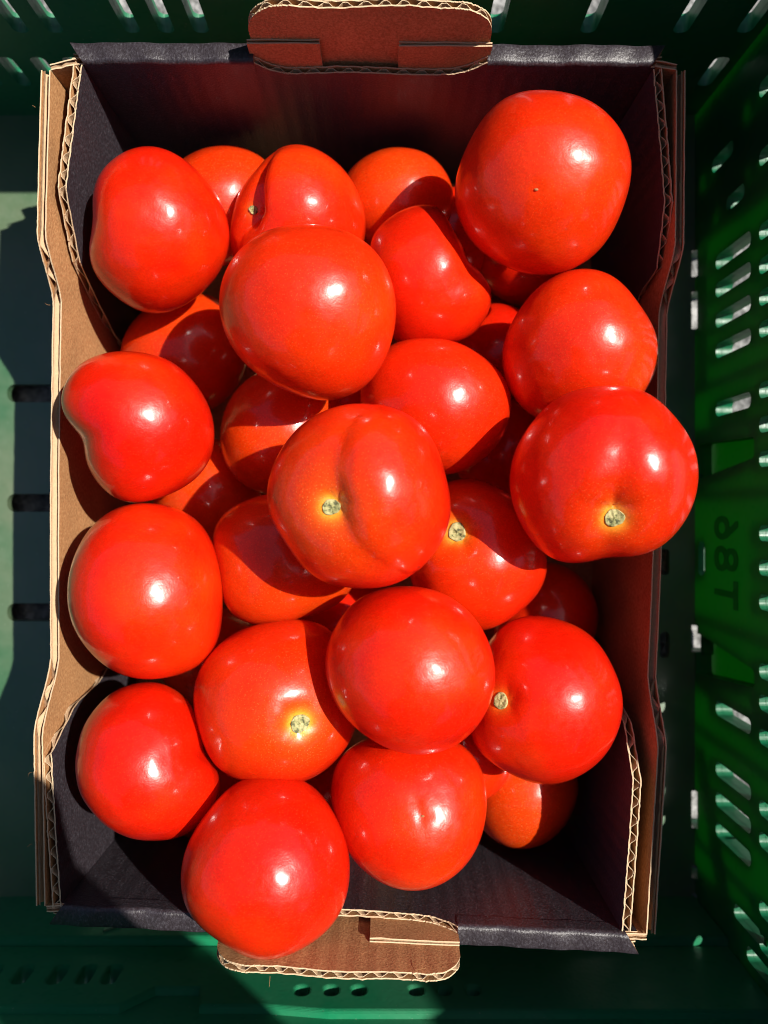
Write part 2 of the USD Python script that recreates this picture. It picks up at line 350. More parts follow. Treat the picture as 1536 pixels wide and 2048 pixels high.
def wall_frame(A, B, inward, bulge=0.0, lean=0.0):
    """u along A->B, v up, w outward from the inner face"""
    A, B = np.asarray(A, float), np.asarray(B, float)
    Lg = np.linalg.norm(B - A); e = (B - A) / Lg
    n = np.array([-e[1], e[0]]); n = n if np.dot(n, inward) > 0 else -n
    def fr(u, v, w):
        out = w + bulge * np.sin(np.pi * np.clip(u / Lg, 0, 1)) + lean * (v - HB)
        x = A[0] + e[0] * u - n[0] * out; y = A[1] + e[1] * u - n[1] * out
        return np.stack([x, y, v], -1)
    return fr, Lg

def us_for(Lg, *marks, step=0.006):
    u = [np.linspace(0, Lg, int(Lg / step) + 2)]
    for a, b, n in marks: u.append(np.linspace(a, b, n))
    return np.unique(np.round(np.concatenate(u), 5))

const = lambda c: (lambda u: np.full_like(u, c))
def smooth_prof(pts):
    xs, zs = np.array(pts, float).T
    def f(u):
        i = np.clip(np.searchsorted(xs, u) - 1, 0, len(xs) - 2)
        t = np.clip((u - xs[i]) / (xs[i + 1] - xs[i]), 0, 1); t = t * t * (3 - 2 * t) * .55 + t * .45
        return zs[i] + (zs[i + 1] - zs[i]) * t
    return f

# base
q = [at(94, 132, HB), at(1370, 136, HB), at(1312, 1868, HB), at(84, 1812, HB)]
bm = extrude(Polygon([(p[0], p[1]) for p in q]), 0.003); bm.apply_translation((0, 0, 0.0006))
v = np.array(bm.vertices)
part('base', (v, np.array(bm.faces)), carton_mat, tray, False, {'printed': np.ones(len(v)) * .0})

# long side walls (brown inside, a dip in the middle)
SW = 0.0032
for (A, B, inw, bul, pts) in (
        (at(101, 140, HB), at(91, 1812, HB), (1, 0), 0.0020, [(0, HB), (.055, HB), (.074, .0813), (.200, .0813), (.223, HB), (.30, HB)]),
        (at(1352, 140, HB), at(1292, 1868, HB), (-1, 0), 0.0027, [(0, HB), (.058, HB), (.078, .0805), (.206, .0815), (.228, HB), (.30, HB)])):
    fr, Lg = wall_frame(A[:2], B[:2], inw, bul)
    mb = MB()
    board(mb, fr, us_for(Lg, (.05, .08, 16), (.195, .235, 16), step=.003), smooth_prof(pts), const(0.004), SW, flutes='u', pitch=0.0062, seed=int(A[0] * 1e4) % 97, ragged=.0001)
    mb.build('side_wall', carton_mat, tray)

# short end walls: outer panel with raised tab, inner panel with the hand hole, black rolled rim
def end_wall(A, B, inw, hole, tab_top, seed, tucks):
    fr, Lg = wall_frame(A[:2], B[:2], inw)
    a, b = hole
    tz, r = tab_top, 0.013
    def tab(u):
        z = np.full_like(u, HB - 0.0030)
        m = (u > a) & (u < b)
        d = np.minimum(u - a, b - u)
        z[m] = (tz + 0.0006 * np.sin(u * 160 + seed) - (r - np.sqrt(np.maximum(r * r - np.maximum(r - d, 0) ** 2, 0))) * 1.0)[m]
        return z
    def inner(u):
        z = np.full_like(u, HB - 0.0016)
        m = (u > a) & (u < b)
        d = np.minimum(u - a, b - u)
        z[m] = (0.0888 + 0.0065 * np.maximum(1 - d / 0.014, 0) ** 2.2 + 0.0006 * np.sin(u * 120 + seed))[m]
        return z
    eps = 1e-4
    us = us_for(Lg, (a - .001, a + .016, 26), (b - .016, b + .001, 26), step=.0014)
    us = np.unique(np.concatenate([us, [a, a + eps, b - eps, b]]))
    shift = lambda w0: (lambda u, v, w: fr(u, v, w + w0))
    mb = MB(); board(mb, shift(0.0041), us, tab, const(0.0042), 0.0025, seed=seed)
    mb.build('outer_end_panel', carton_mat, tray)
    mb = MB(); board(mb, fr, us, inner, const(0.005), 0.0024, front=1.0, seed=seed + 1)
    mb.build('inner_end_panel', carton_mat, tray)
    for (c0, c1, z1) in tucks:
        mb = MB(); board(mb, shift(0.00255), us_for(c1 - c0, step=.004) + c0, const(z1), const(0.06), 0.0015, flutes='u', seed=seed + 2, pitch=.004)
        mb.build('tuck_flap', carton_mat, tray)
    # rolled rim in two lengths
    T = 0.0068
    c = [(-0.0002, -0.006), (-0.0003, -0.0010), (-0.0001, -0.0002), (0.0004, 0.0004), (0.0012, 0.0007), (0.0032, 0.0006), (0.0052, 0.0003), (0.0064, 0.0001), (T, -0.0004), (T + .0001, -0.006)]
    c = np.array(c)
    for (u0, u1, e0, e1) in ((0.0042, a, 1, 0), (b, Lg - 0.0042, 0, 1)):
        n = 60
        uu = np.linspace(u0, u1, n)
        P = np.zeros((n, len(c), 3))
        for i, u in enumerate(uu):
            wob = 0.00025 * np.sin(u * 210 + seed) + 0.0002 * np.sin(u * 530)
            # mitred outer ends: the outer edge runs past the inner one
            k = c[:, 0] / T
            t_ = (u - u0) / (u1 - u0)
            du = -k * 0.0045 * (1 - t_) if e0 else k * 0.0045 * t_
            P[i] = fr(u + du, HB + c[:, 1] + wob, c[:, 0])
        mb = MB(); mb.grid(P, 1.0, True)
        # raw brown ends
        for end, fl in ((0, True), (-1, False)):
            ring = P[end]; cen = ring.mean(0)
            mb.grid(np.stack([ring, np.repeat(cen[None], len(ring), 0)], 1), 0.0, fl)
        v, f, p = mb.out()
        part('rolled_rim', (v, f), carton_mat, tray, True, {'printed': p})
    return fr, Lg

# far end: inner face line at rim height
A, B = at(140, 124, HB), at(1330, 130, HB)
hx = lambda px, A, z=HB: (px - 768) * (HC - z) / FPX - A[0]
end_wall(A, B, (0, -1), (hx(496, A, .106), hx(984, A, .106)), 0.1175, 3, [(hx(500, A), hx(642, A), 0.1015), (hx(797, A), hx(980, A), 0.1005)])
A, B = at(100, 1810, HB), at(1278, 1868, HB)
end_wall(A, B, (0, 1), (hx(434, A, .107), hx(924, A, .107)), 0.1165, 11, [(hx(437, A), hx(560, A), 0.1005), (hx(742, A), hx(918, A), 0.1005)])

# corner returns of the side walls
for (P0, P1, inw, sd) in ((at(100, 138, HB), at(152, 126, HB), (0, -1), 21), (at(1312, 130, HB), at(1354, 138, HB), (0, -1), 22),
                          (at(90, 1814, HB), at(128, 1812, HB), (0, 1), 23), (at(1250, 1868, HB), at(1296, 1870, HB), (0, 1), 24)):
    fr, Lg = wall_frame(P0[:2], P1[:2], inw)
    mb = MB(); board(mb, fr, us_for(Lg, step=.002), const(HB - 0.0008), const(0.004), 0.0022, flutes='u', seed=sd, pitch=.005)
    mb.build('corner_return', carton_mat, tray)

# black corner flaps folded in along the side walls
def flap(A, B, inw, pts, sd):
    fr, Lg = wall_frame(A, B, inw, bulge=0.0004)
    pts = [(u, z) for u, z in pts]
    mk = (pts[0][0], pts[-1][0], 60)
    mb = MB(); board(mb, fr, us_for(pts[-1][0], mk, step=.003), prof(pts), const(0.006), 0.0030, front=1.0, seed=sd, ragged=.00016)
    mb.build('corner_flap', carton_mat, tray)
flap((-0.1015, 0.1505), (-0.1105, 0.080), (1, 0), [(0, HB - .0008), (.042, .0935), (.061, .0760), (.069, .058), (.078, .034), (.082, .010)], 31)
flap((0.0905, 0.1490), (0.0965, 0.070), (-1, 0), [(0, HB - .0008), (.045, .0940), (.064, .0830), (.067, .066), (.076, .050), (.080, .010)], 32)
flap((0.0800, -0.1410), (0.0850, -0.062), (-1, 0), [(0, HB - .0008), (.051, .0945), (.067, .0820), (.071, .068), (.078, .050), (.081, .010)], 33)
flap((-0.1085, -0.1330), (-0.1125, -0.060), (1, 0), [(0, HB - .0008), (.052, .0945), (.063, .0735), (.066, .050), (.074, .027), (.078, .010)], 34)

# loose paper fibres torn from the cut edges
fr_ = np.random.default_rng(77)
for k, (px, py, z, dx, dy) in enumerate(((540, 1952, .115, -2, 22), (822, 1950, .115, 30, -14), (705, 1954, .115, 26, 2), (1345, 522, .084, 14, 8), (70, 215, .0955, -6, -4), (64, 1545, .0955, -8, 10), (64, 1690, .0955, -9, 4), (100, 610, .082, -10, -4))):
    p0 = at(px, py, z); p1 = at(px + dx, py + dy, z + .001)
    mid_ = (p0 + p1) / 2 + fr_.normal(0, .0008, 3)
    s_ = np.linspace(0, 1, 7)[:, None]
    C_ = (1 - s_) ** 2 * p0 + 2 * s_ * (1 - s_) * mid_ + s_ ** 2 * p1
    a_ = np.linspace(0, 2 * np.pi, 6)
    G_ = np.stack([C_ + 0.00006 * np.array([np.cos(t), np.sin(t), 0.4 * np.cos(t)]) for t in a_], 1)
    mb = MB(); mb.grid(G_); mb.build('paper_fibre', carton_mat, tray)

# ---------------------------------------------------------------- tomatoes
CAMP = np.array([0, 0, HC])
ICO = trimesh.creation.icosphere(subdivisions=5, radius=1.0)
ICO_LOW = trimesh.creation.icosphere(subdivisions=4, radius=1.0)

def ray(px, py):
    d = np.array([(px - 768) / FPX, (1024 - py) / FPX, -1.0])
    return d / np.linalg.norm(d)

def tomato(label, outline, D, seed, order=6, flat=0.97, stem=None, scar=0.0027, cavity=(0.10, 0.34), furrows=(), halo=1.0, blush=0.0, blossom=None, lobes=0.017, nlobe=5, spread=0.6, group=None, steps=()):
    r = np.random.default_rng(seed)
    if len(outline) == 3 and np.isscalar(outline[0]):
        cx, cy, rp = outline
        a = np.linspace(0, 2 * np.pi, 24, endpoint=False)
        k1, k2 = r.uniform(0, 6.28, 2)
        outline = [(cx + rp * (1 + .03 * np.cos(2 * t + k1) + .02 * np.cos(3 * t + k2)) * np.cos(t), cy + rp * (1 + .03 * np.cos(2 * t + k1) + .02 * np.cos(3 * t + k2)) * np.sin(t)) for t in a]
    pg = Polygon(outline); c0 = pg.centroid
    C = at(c0.x, c0.y, HC - D)
    vd = CAMP - C; vd /= np.linalg.norm(vd)
    e1 = np.array([1.0, 0, 0]); e1 -= vd * (e1 @ vd); e1 /= np.linalg.norm(e1)
    e2 = np.cross(vd, e1)
    # outline in the plane through the centre that faces the lens
    ln = pg.exterior
    q = [ln.interpolate(t, normalized=True) for t in np.linspace(0, 1, 160, endpoint=False)]
    pts = []
    for p in q:
        d = ray(p.x, p.y)
        t = ((C - CAMP) @ vd) / (d @ vd)
        pts.append(CAMP + d * t - C)
    pts = np.array(pts)
    X, Y = pts @ e1, pts @ e2
    ph, m = np.arctan2(Y, X), np.hypot(X, Y)
    K = np.concatenate([[np.ones_like(ph)]] + [[np.cos(k * ph), np.sin(k * ph)] for k in range(1, order + 1)]).T
    reg = np.diag([0] + [0.004 * k ** 3 for k in range(1, order + 1) for _ in (0, 1)])
    co = np.linalg.solve(K.T @ K + reg, K.T @ m)
    R = co[0]
    ico = ICO
    U = np.array(ico.vertices)
    s = np.hypot(U[:, 0], U[:, 1]); fi = np.arctan2(U[:, 1], U[:, 0])
    Kf = np.concatenate([[np.ones_like(fi)]] + [[np.cos(k * fi), np.sin(k * fi)] for k in range(1, order + 1)]).T
    w = np.concatenate([[np.ones_like(s)]] + [[s ** (1.2 + .35 * k)] * 2 for k in range(1, order + 1)]).T
    m_ = (Kf * w) @ co
    S = np.stack([U[:, 0] * m_, U[:, 1] * m_, U[:, 2] * R * flat], 1)
    F = np.stack([e1, e2, vd])                         # rows: axes
    P = S @ F
    dirs = U @ F
    P = P * (1 + 0.030 * (meshkit.fbm(dirs * 1.4 + seed * 3.7, 2)[:, None] - 0.5) * (1 - s[:, None] ** 6))
    P = P * (1 + 0.016 * (meshkit.fbm(dirs * 2.9 + seed * 1.3, 2)[:, None] - 0.5) * (1 - s[:, None] ** 6))
    def hit(px, py):
        d = ray(px, py)
        o = CAMP - C
        rel = P - o
        t = rel @ d
        dist = np.linalg.norm(rel - t[:, None] * d, axis=1)
        ok = (dirs @ vd) > -0.25
        i = np.argmin(np.where(ok, dist + 0.002 * (1 - dirs @ vd), 9))
        return i
    # axis of the fruit
    if stem is not None:
        ax = dirs[hit(*stem)]
    elif blossom is not None:
        ax = -dirs[hit(*blossom)]
    else:
        ax = -vd + r.normal(0, 0.45, 3); ax /= np.linalg.norm(ax)
    b1 = np.cross(ax, [0.3, 0.5, 0.8]); b1 /= np.linalg.norm(b1); b2 = np.cross(ax, b1)
    ca = np.clip(dirs @ ax, -1, 1); al = np.arccos(ca)
    psi = np.arctan2(dirs @ b2, dirs @ b1)
    sl = np.sin(al)
    k0 = r.uniform(0, 6.28)
    rad = lobes * np.cos(nlobe * psi + k0 + 0.5 * np.sin(psi)) * sl ** 2 * (0.55 + 0.45 * ca) * (1 - s ** 4)
    depth = np.zeros(len(P))
    dd, sg = cavity
    shallow = 1.0 if stem is not None else 0.6
    depth += dd * shallow * np.exp(-(al / sg) ** 2) * (1 + 0.10 * np.cos(nlobe * psi + k0))
    if stem is not None:
        depth += 0.045 * np.exp(-(al / 0.17) ** 2)
    if blossom is not None:
        ab = np.pi - al
        depth += 0.007 * np.exp(-(ab / 0.06) ** 2) + 0.008 * np.exp(-(ab / 0.4) ** 2)
    inward = P / np.linalg.norm(P, axis=1, keepdims=True)
    P0 = P.copy()
    for line, dp, wd in furrows:
        pp = np.array([P0[hit(*xy)] for xy in line])
        if len(pp) == 1:
            dist = np.linalg.norm(P0 - pp[0], axis=1); tau = 0.5
        else:
            seg = np.linalg.norm(np.diff(pp, axis=0), axis=1); cum = np.concatenate([[0], np.cumsum(seg)]) / seg.sum()
            fine = np.linspace(0, 1, 60)
            line3 = np.stack([np.interp(fine, cum, pp[:, k]) for k in range(3)], 1)
            for _ in range(8): line3[1:-1] = (line3[:-2] + 2 * line3[1:-1] + line3[2:]) / 4
            D2 = np.linalg.norm(P0[:, None] - line3[None], axis=2)
            j = D2.argmin(1); dist = D2[np.arange(len(P0)), j]; tau = fine[j]
        depth += dp * np.exp(-(dist / wd) ** 2) * np.sqrt(np.clip(np.sin(np.pi * np.clip(tau, 0.03, 0.97)), 0, 1))
    # one side of a fold stands higher than the other
    for line, side, amp_, wd, reach in steps:
        pp = np.array([P0[hit(*xy)] for xy in line])
        fine = np.linspace(0, 1, 80)
        seg = np.linalg.norm(np.diff(pp, axis=0), axis=1); cum = np.concatenate([[0], np.cumsum(seg)]) / seg.sum()
        l3 = np.stack([np.interp(fine, cum, pp[:, k]) for k in range(3)], 1)
        for _ in range(20): l3[1:-1] = (l3[:-2] + 2 * l3[1:-1] + l3[2:]) / 4
        tg = np.gradient(l3, axis=0); nn = np.cross(tg, l3); nn /= np.linalg.norm(nn, axis=1, keepdims=True)
        sp = P0[hit(*side)]
        D2 = np.linalg.norm(P0[:, None] - l3[None], axis=2); j = D2.argmin(1); dist = D2[np.arange(len(P0)), j]
        js = np.linalg.norm(sp - l3, axis=1).argmin()
        sg_ = np.sign((sp - l3[js]) @ nn[js])
        sd = ((P0 - l3[j]) * nn[j]).sum(1) * sg_
        sd = np.where(np.abs(sd) < 1e-9, 0, np.sign(sd) * dist)
        tp = np.sqrt(np.clip(np.sin(np.pi * np.clip(fine[j], 0.02, 0.98)), 0, 1))
        depth -= amp_ * 0.5 * np.tanh(sd / wd) * np.exp(-(dist / reach) ** 2) * tp * np.clip(1.2 - s ** 8, 0, 1)
    P = P + inward * (R * (rad - depth))[:, None]
    hal = np.zeros(len(P)); blu = np.full(len(P), float(blush))
    tm = trimesh.Trimesh(P, ico.faces, process=False)
    base = C + np.array([0, 0, P[:, 2].min()])
    root = thing('tomato', base, label, 'tomato', group)
    if stem is not None:
        i = hit(*stem)
        dist = np.linalg.norm(P - P[i], axis=1)
        hal = halo * np.clip(np.exp(-((np.maximum(dist - scar * 1.0, 0)) / 0.0016) ** 1.3) * 0.95, 0, 1)
        blu = np.clip(blu + spread * halo * np.exp(-(dist / 0.013) ** 1.6), 0, 1)
    pr = {'halo': hal, 'blush': blu}
    part('skin', (P + C, np.array(ico.faces)), tomato_mat, root, True, pr)
    if stem is not None:
        i = hit(*stem)
        n = tm.vertex_normals[np.argsort(np.linalg.norm(P - P[i], axis=1))[:60]].mean(0); n /= np.linalg.norm(n)
        t1 = np.cross(n, [0.2, 1, 0.1]); t1 /= np.linalg.norm(t1); t2 = np.cross(n, t1)
        rr = [0, .35, .7, .92, 1.0, 1.06]
        hh = [0.00065, 0.0006, 0.00058, 0.00062, 0.00035, -0.0006]
        A = np.linspace(0, 2 * np.pi, 41)
        wob = 1 + 0.07 * np.cos(2 * A + k0) + 0.05 * np.cos(3 * A + 1.7 * k0) + 0.02 * np.cos(7 * A)
        G = np.zeros((len(rr), 41, 3))
        for j, (q_, h_) in enumerate(zip(rr, hh)):
            for k, a_ in enumerate(A):
                g = P[i] + (t1 * np.cos(a_) + t2 * np.sin(a_)) * scar * q_ * wob[k]
                G[j, k] = g + n * (h_ + 0.00012 * np.sin(a_ * 5 + j * 2 + k0))
        # sit on the skin: lift where the skin curves up around the disc
        near = P[np.argsort(np.linalg.norm(P - P[i], axis=1))[:400]] - P[i]
        fl = G.reshape(-1, 3)
        from scipy.spatial import cKDTree
        kt = cKDTree(near - np.outer(near @ n, n))
        g0 = fl - P[i]; hgt = g0 @ n
        dd_, ii_ = kt.query(g0 - np.outer(hgt, n), k=4)
        wts = 1 / (dd_ + 1e-5)
        under = ((near[ii_] @ n) * wts).sum(1) / wts.sum(1)
        fl = fl + np.outer(under, n)
        mb = MB(); mb.grid(fl.reshape(G.shape) + C)
        v, f, _ = mb.out()
        if ((np.cross(v[f[0, 1]] - v[f[0, 0]], v[f[0, 2]] - v[f[0, 0]])) @ n) < 0 or True:
            pass
        part('stem_scar', (v, f), scar_mat, root, 50)
    if blossom is not None:
        i = hit(*blossom)
        n = tm.vertex_normals[i]
        d = trimesh.creation.icosphere(subdivisions=2, radius=0.00055)
        d.vertices = d.vertices * [1.2, 0.8, 0.6] + P[i] + C + n * 0.0001
        part('blossom_scar', d, brown_mat, root, True)
    return root

tomato('egg-shaped tomato in the far left corner beside the black corner flap', [(290,290),(350,305),(410,355),(445,410),(460,460),(452,520),(425,565),(380,605),(325,628),(270,620),(215,580),(185,540),(178,490),(186,450),(186,420),(186,385),(200,345),(235,310)], 0.2770, 1, order=8, blush=0.0)
tomato('low tomato half hidden between the far left corner tomato and the heart-shaped one', (440,410,122), 0.3110, 2, blush=0.22)
tomato('heart-shaped tomato with a deep cleft and a hidden stem scar near the far wall', [(590,288),(640,300),(685,335),(715,380),(732,440),(725,500),(690,545),(610,568),(520,560),(468,525),(459,480),(463,430),(480,380),(500,350),(525,324),(550,300)], 0.2911, 3, order=9, stem=(509, 420), scar=0.0016, cavity=(0.10, 0.34), halo=0.15, blush=0.05,
       furrows=[([(540, 310), (524, 345), (513, 385), (509, 420), (498, 452), (466, 492)], 0.14, 0.0036), ([(640, 400)], -0.04, 0.013)],
       steps=[([(548, 298), (526, 345), (515, 385), (511, 420), (498, 455), (468, 495)], (600, 390), 0.22, 0.0024, 0.016)])
tomato('partly shaded round tomato against the far wall, behind the lobed one', (795,403,113), 0.3120, 4, blush=0.22)
tomato('biggest, smooth tomato in the far right corner with a tiny blossom mark on top', [(1078,180),(1128,184),(1188,205),(1223,235),(1255,285),(1263,325),(1258,375),(1243,425),(1218,475),(1183,515),(1143,540),(1088,551),(1038,545),(988,520),(948,490),(923,450),(909,400),(913,350),(933,295),(963,240),(1003,200),(1038,185)], 0.2569, 5, order=8, blossom=(1069, 380), blush=0.10, cavity=(0.0, 0.3))
tomato('lobed tomato with a knob on its right side, left of the far right corner tomato', [(833,410),(873,411),(893,435),(918,480),(938,525),(963,545),(980,570),(983,600),(973,635),(948,665),(928,680),(868,692),(800,690),(750,630),(735,540),(745,470),(768,445),(798,422)], 0.2805, 6, order=11, blush=0.02,
       furrows=[([(985, 548), (955, 550), (925, 560), (890, 580)], 0.06, 0.0045)])
tomato('large smooth round tomato on top, directly behind the central one', [(615,447),(690,460),(745,495),(775,540),(790,590),(791,640),(780,695),(755,745),(715,785),(665,801),(610,795),(560,775),(510,745),(470,705),(445,650),(437,610),(445,560),(462,520),(500,480),(550,455)], 0.2539, 7, order=8, blush=0.12)
tomato('round tomato with a shaded right edge, just behind the one overhanging the right wall', [(1168,535),(1208,543),(1253,575),(1288,620),(1310,665),(1318,685),(1313,735),(1295,780),(1240,835),(1150,852),(1063,835),(1028,795),(1008,750),(1003,705),(1013,670),(1038,620),(1068,580),(1115,550)], 0.2680, 8, blush=0.12)
tomato('smooth tomato tucked between the central tomato and the overhanging right one', [(808,680),(868,676),(923,687),(963,712),(998,740),(1018,775),(1023,810),(1018,845),(998,885),(968,920),(928,942),(898,950),(840,943),(780,905),(735,850),(718,790),(732,740),(768,697)], 0.2786, 9, order=7, blush=0.08)
tomato('tomato with a deep notch on its left side, leaning over the left wall', [(260,702),(310,710),(350,727),(390,765),(420,815),(430,870),(420,920),(395,955),(350,985),(300,1002),(260,1006),(220,990),(190,960),(172,920),(164,872),(145,855),(127,825),(122,795),(135,755),(170,720),(215,705)], 0.2685, 10, order=11, blush=0.0,
       furrows=[([(150, 878), (175, 872), (205, 862)], 0.035, 0.004)])
tomato('low tomato in shade under the far left corner tomato, by the left wall', (370,708,125), 0.3234, 11, blush=0.2)
tomato('half shaded tomato wedged under the left side of the central tomato', (565,862,127), 0.3067, 12, blush=0.30)
tomato('central topmost tomato with a round stem scar and a folded groove', [(720,804),(650,820),(595,855),(555,910),(535,965),(534,1000),(542,1035),(565,1075),(590,1115),(630,1155),(685,1175),(768,1175),(808,1160),(848,1130),(883,1085),(899,1040),(899,990),(888,940),(868,885),(838,845),(798,820)], 0.2391, 13, order=8, stem=(664, 1013), scar=0.0024, cavity=(0.09, 0.36), halo=0.9, spread=0.8, lobes=0.006,
       furrows=[([(735, 812), (700, 850), (678, 900), (666, 950), (664, 1005), (684, 1050), (716, 1092), (790, 1140)], 0.050, 0.0050), ([(620, 985)], 0.03, 0.014), ([(770, 965)], -0.03, 0.015)],
       steps=[([(735, 812), (700, 850), (678, 900), (668, 950), (672, 1005), (690, 1050), (718, 1092), (790, 1140)], (780, 960), 0.135, 0.0046, 0.021)])
tomato('tomato with an oval stem scar overhanging the right wall of the tray', [(1248,771),(1288,782),(1333,815),(1368,855),(1390,905),(1399,945),(1390,990),(1373,1040),(1338,1080),(1298,1105),(1258,1115),(1213,1115),(1168,1127),(1118,1122),(1073,1095),(1043,1050),(1023,1000),(1019,950),(1033,895),(1063,845),(1108,800),(1158,777),(1203,774)], 0.2441, 14, order=8, stem=(1231, 1037), scar=0.0027, cavity=(0.13, 0.40), halo=0.8, spread=0.5, lobes=0.006,
       furrows=[([(1245, 820), (1247, 900), (1243, 980), (1231, 1037), (1218, 1080), (1212, 1120)], 0.062, 0.0056), ([(1130, 1010)], -0.02, 0.012)])
tomato('smooth big tomato by the middle of the left wall with a broad soft highlight', [(310,1006),(360,1020),(400,1045),(425,1085),(440,1140),(446,1190),(442,1245),(430,1300),(390,1335),(350,1352),(310,1359),(260,1355),(215,1335),(175,1300),(145,1250),(134,1200),(137,1155),(155,1095),(185,1050),(225,1020),(265,1008)], 0.2684, 15, order=7, blush=0.0)
tomato('low tomato glimpsed between the notched left tomato and its neighbour', (415,990,112), 0.3256, 16, blush=0.3)
tomato('flattened tomato with a bright orange lower half, left below the central one', [(425,1060),(430,1120),(443,1190),(465,1230),(505,1250),(550,1248),(625,1232),(680,1205),(712,1165),(708,1100),(670,1030),(600,988),(530,988),(490,1002),(450,1025)], 0.2830, 17, order=6, blush=0.30)
tomato('tomato right below the centre with a half shaded stem scar peeping out', [(903,959),(953,961),(993,972),(1040,1005),(1080,1055),(1095,1120),(1088,1165),(1063,1205),(1023,1235),(968,1265),(900,1250),(840,1200),(812,1130),(820,1055),(855,990)], 0.2810, 18, order=6, stem=(913, 1063), scar=0.0031, cavity=(0.10, 0.34), halo=0.8, spread=0.4, blush=0.05)
tomato('low shaded tomato near the right wall below the overhanging one', (1090,1235,108), 0.3265, 19, blush=0.0)
tomato('smooth round tomato on top, next below the central one', [(820,1172),(880,1183),(930,1215),(970,1265),(990,1330),(988,1380),(970,1430),(935,1475),(885,1503),(830,1510),(770,1495),(715,1460),(675,1415),(655,1365),(650,1320),(660,1275),(685,1230),(720,1195),(770,1175)], 0.2497, 20, order=8, blush=0.0)
tomato('tomato with a pale round stem scar and a long curved highlight, left of centre', [(600,1238),(650,1250),(690,1300),(712,1380),(712,1470),(660,1530),(620,1562),(540,1570),(460,1555),(425,1525),(400,1470),(385,1400),(390,1365),(420,1305),(470,1265),(530,1245)], 0.2708, 21, order=6, stem=(600, 1448), scar=0.0030, cavity=(0.07, 0.30), halo=1.0, spread=0.5, blush=0.08)
tomato('tomato with a brown stem scar on its left side, near the right wall', [(1063,1231),(1118,1238),(1168,1260),(1208,1300),(1233,1350),(1245,1395),(1243,1445),(1223,1490),(1193,1530),(1148,1558),(1093,1570),(1043,1560),(993,1530),(958,1505),(940,1460),(942,1400),(955,1330),(985,1270),(1020,1242)], 0.2720, 22, order=7, stem=(1003, 1399), scar=0.0026, cavity=(0.06, 0.3), halo=0.3, spread=0.2, blush=0.0)
tomato('tomato with a crease on its right side in the near left corner', [(300,1362),(345,1375),(375,1400),(395,1435),(405,1485),(408,1505),(430,1530),(441,1570),(430,1610),(400,1650),(360,1675),(310,1682),(260,1677),(215,1655),(180,1620),(157,1580),(150,1535),(155,1490),(170,1445),(200,1405),(240,1375)], 0.2640, 23, order=12, blush=0.0,
       furrows=[([(430, 1505), (400, 1507), (375, 1512), (340, 1520)], 0.075, 0.0045)])
tomato('large oval tomato resting on the near wall over the cardboard tab', [(530,1548),(580,1552),(620,1567),(655,1605),(680,1650),(698,1705),(699,1755),(690,1805),(665,1850),(625,1885),(575,1912),(530,1920),(480,1910),(440,1882),(395,1850),(370,1810),(361,1760),(367,1710),(390,1660),(425,1610),(460,1575),(495,1555)], 0.2500, 24, order=8, blush=0.02)
tomato('tomato with a puckered blossom end and a wide white glint, near the near wall', [(968,1550),(974,1600),(970,1650),(953,1700),(923,1740),(883,1770),(838,1782),(788,1777),(735,1750),(700,1710),(670,1650),(660,1580),(675,1520),(720,1480),(800,1462),(880,1468),(940,1500)], 0.2658, 25, order=6, blossom=(845, 1635), blush=0.05, cavity=(0.0, 0.3), flat=0.86,
       furrows=[([(855, 1615)], 0.040, 0.0155), ([(846, 1665), (842, 1635), (838, 1605), (822, 1588)], 0.012, 0.0018), ([(845, 1640), (868, 1628)], 0.008, 0.0016)])
tomato('low tomato with one orange sunlit side, at the right of the near wall', (1045,1578,115), 0.3150, 26, blush=0.40)
tomato('dark red low tomato in shadow under the far right corner tomato', (1045,508,102), 0.3280, 27)
tomato('low shaded tomato right of the lobed one', (1000,712,106), 0.3269, 28)
tomato('low shaded tomato in the deep gap left of the overhanging tomato', (1015,902,106), 0.3197, 29)
tomato('low tomato showing a thin slice beside the broad highlight tomato on the left', (425,1320,105), 0.3237, 30, blush=0.3)
tomato('dark low tomato in the gap between the central tomato and the one below', (690,1255,110), 0.3259, 31)
tomato('dark low tomato behind the oval tomato on the near wall', (650,1610,112), 0.3261, 32)
tomato('low red tomato in the gap between three tomatoes at the lower right', (925,1500,108), 0.3043, 33)
tomato('low tomato barely seen in the gap behind the central tomato', (690,800,104), 0.3265, 36)
tomato('low tomato barely seen below the pale scarred tomato left of centre', (405,1580,104), 0.3265, 37)
tomato('low tomato barely seen behind the lobed tomato near the far wall', (905,470,96), 0.3265, 38)

# ---------------------------------------------------------------- the photographer, squatting behind the lens, whose hand and phone shade the near left corner
import manifold3d as m3
def limbs(bones, edge=0.02, passes=12):
    """one continuous surface from bones ((p, r), (q, s))"""
    acc = None
    for (p, r), (q, s) in bones:
        h = m3.Manifold.batch_hull([m3.Manifold.sphere(r, 20).translate(tuple(map(float, p))), m3.Manifold.sphere(s, 20).translate(tuple(map(float, q)))])
        acc = h if acc is None else acc + h
    acc = acc.refine_to_length(edge)
    g = acc.to_mesh()
    t = trimesh.Trimesh(g.vert_properties[:, :3], g.tri_verts, process=True)
    trimesh.smoothing.filter_taubin(t, iterations=passes)
    return t
def chain(*pts): return list(zip(pts[:-1], pts[1:]))
J = lambda x, y, z, r: ((x, y, z), r)
skin_mat = usdkit.material(stage, L + 'skin', {'p': ('principled_bsdf', {'base_color': (0.50, 0.29, 0.20), 'roughness': 0.5})}, surface='p.BSDF')
def cloth(name, c):
    return usdkit.material(stage, L + name, {'n': pos_noise(900, 3), 'b': ('bump', {'strength': 0.4, 'distance': 0.001}), 'p': ('principled_bsdf', {'base_color': c, 'roughness': 0.9})}, [('n.fac', 'b.height'), ('b.normal', 'p.normal')], surface='p.BSDF')
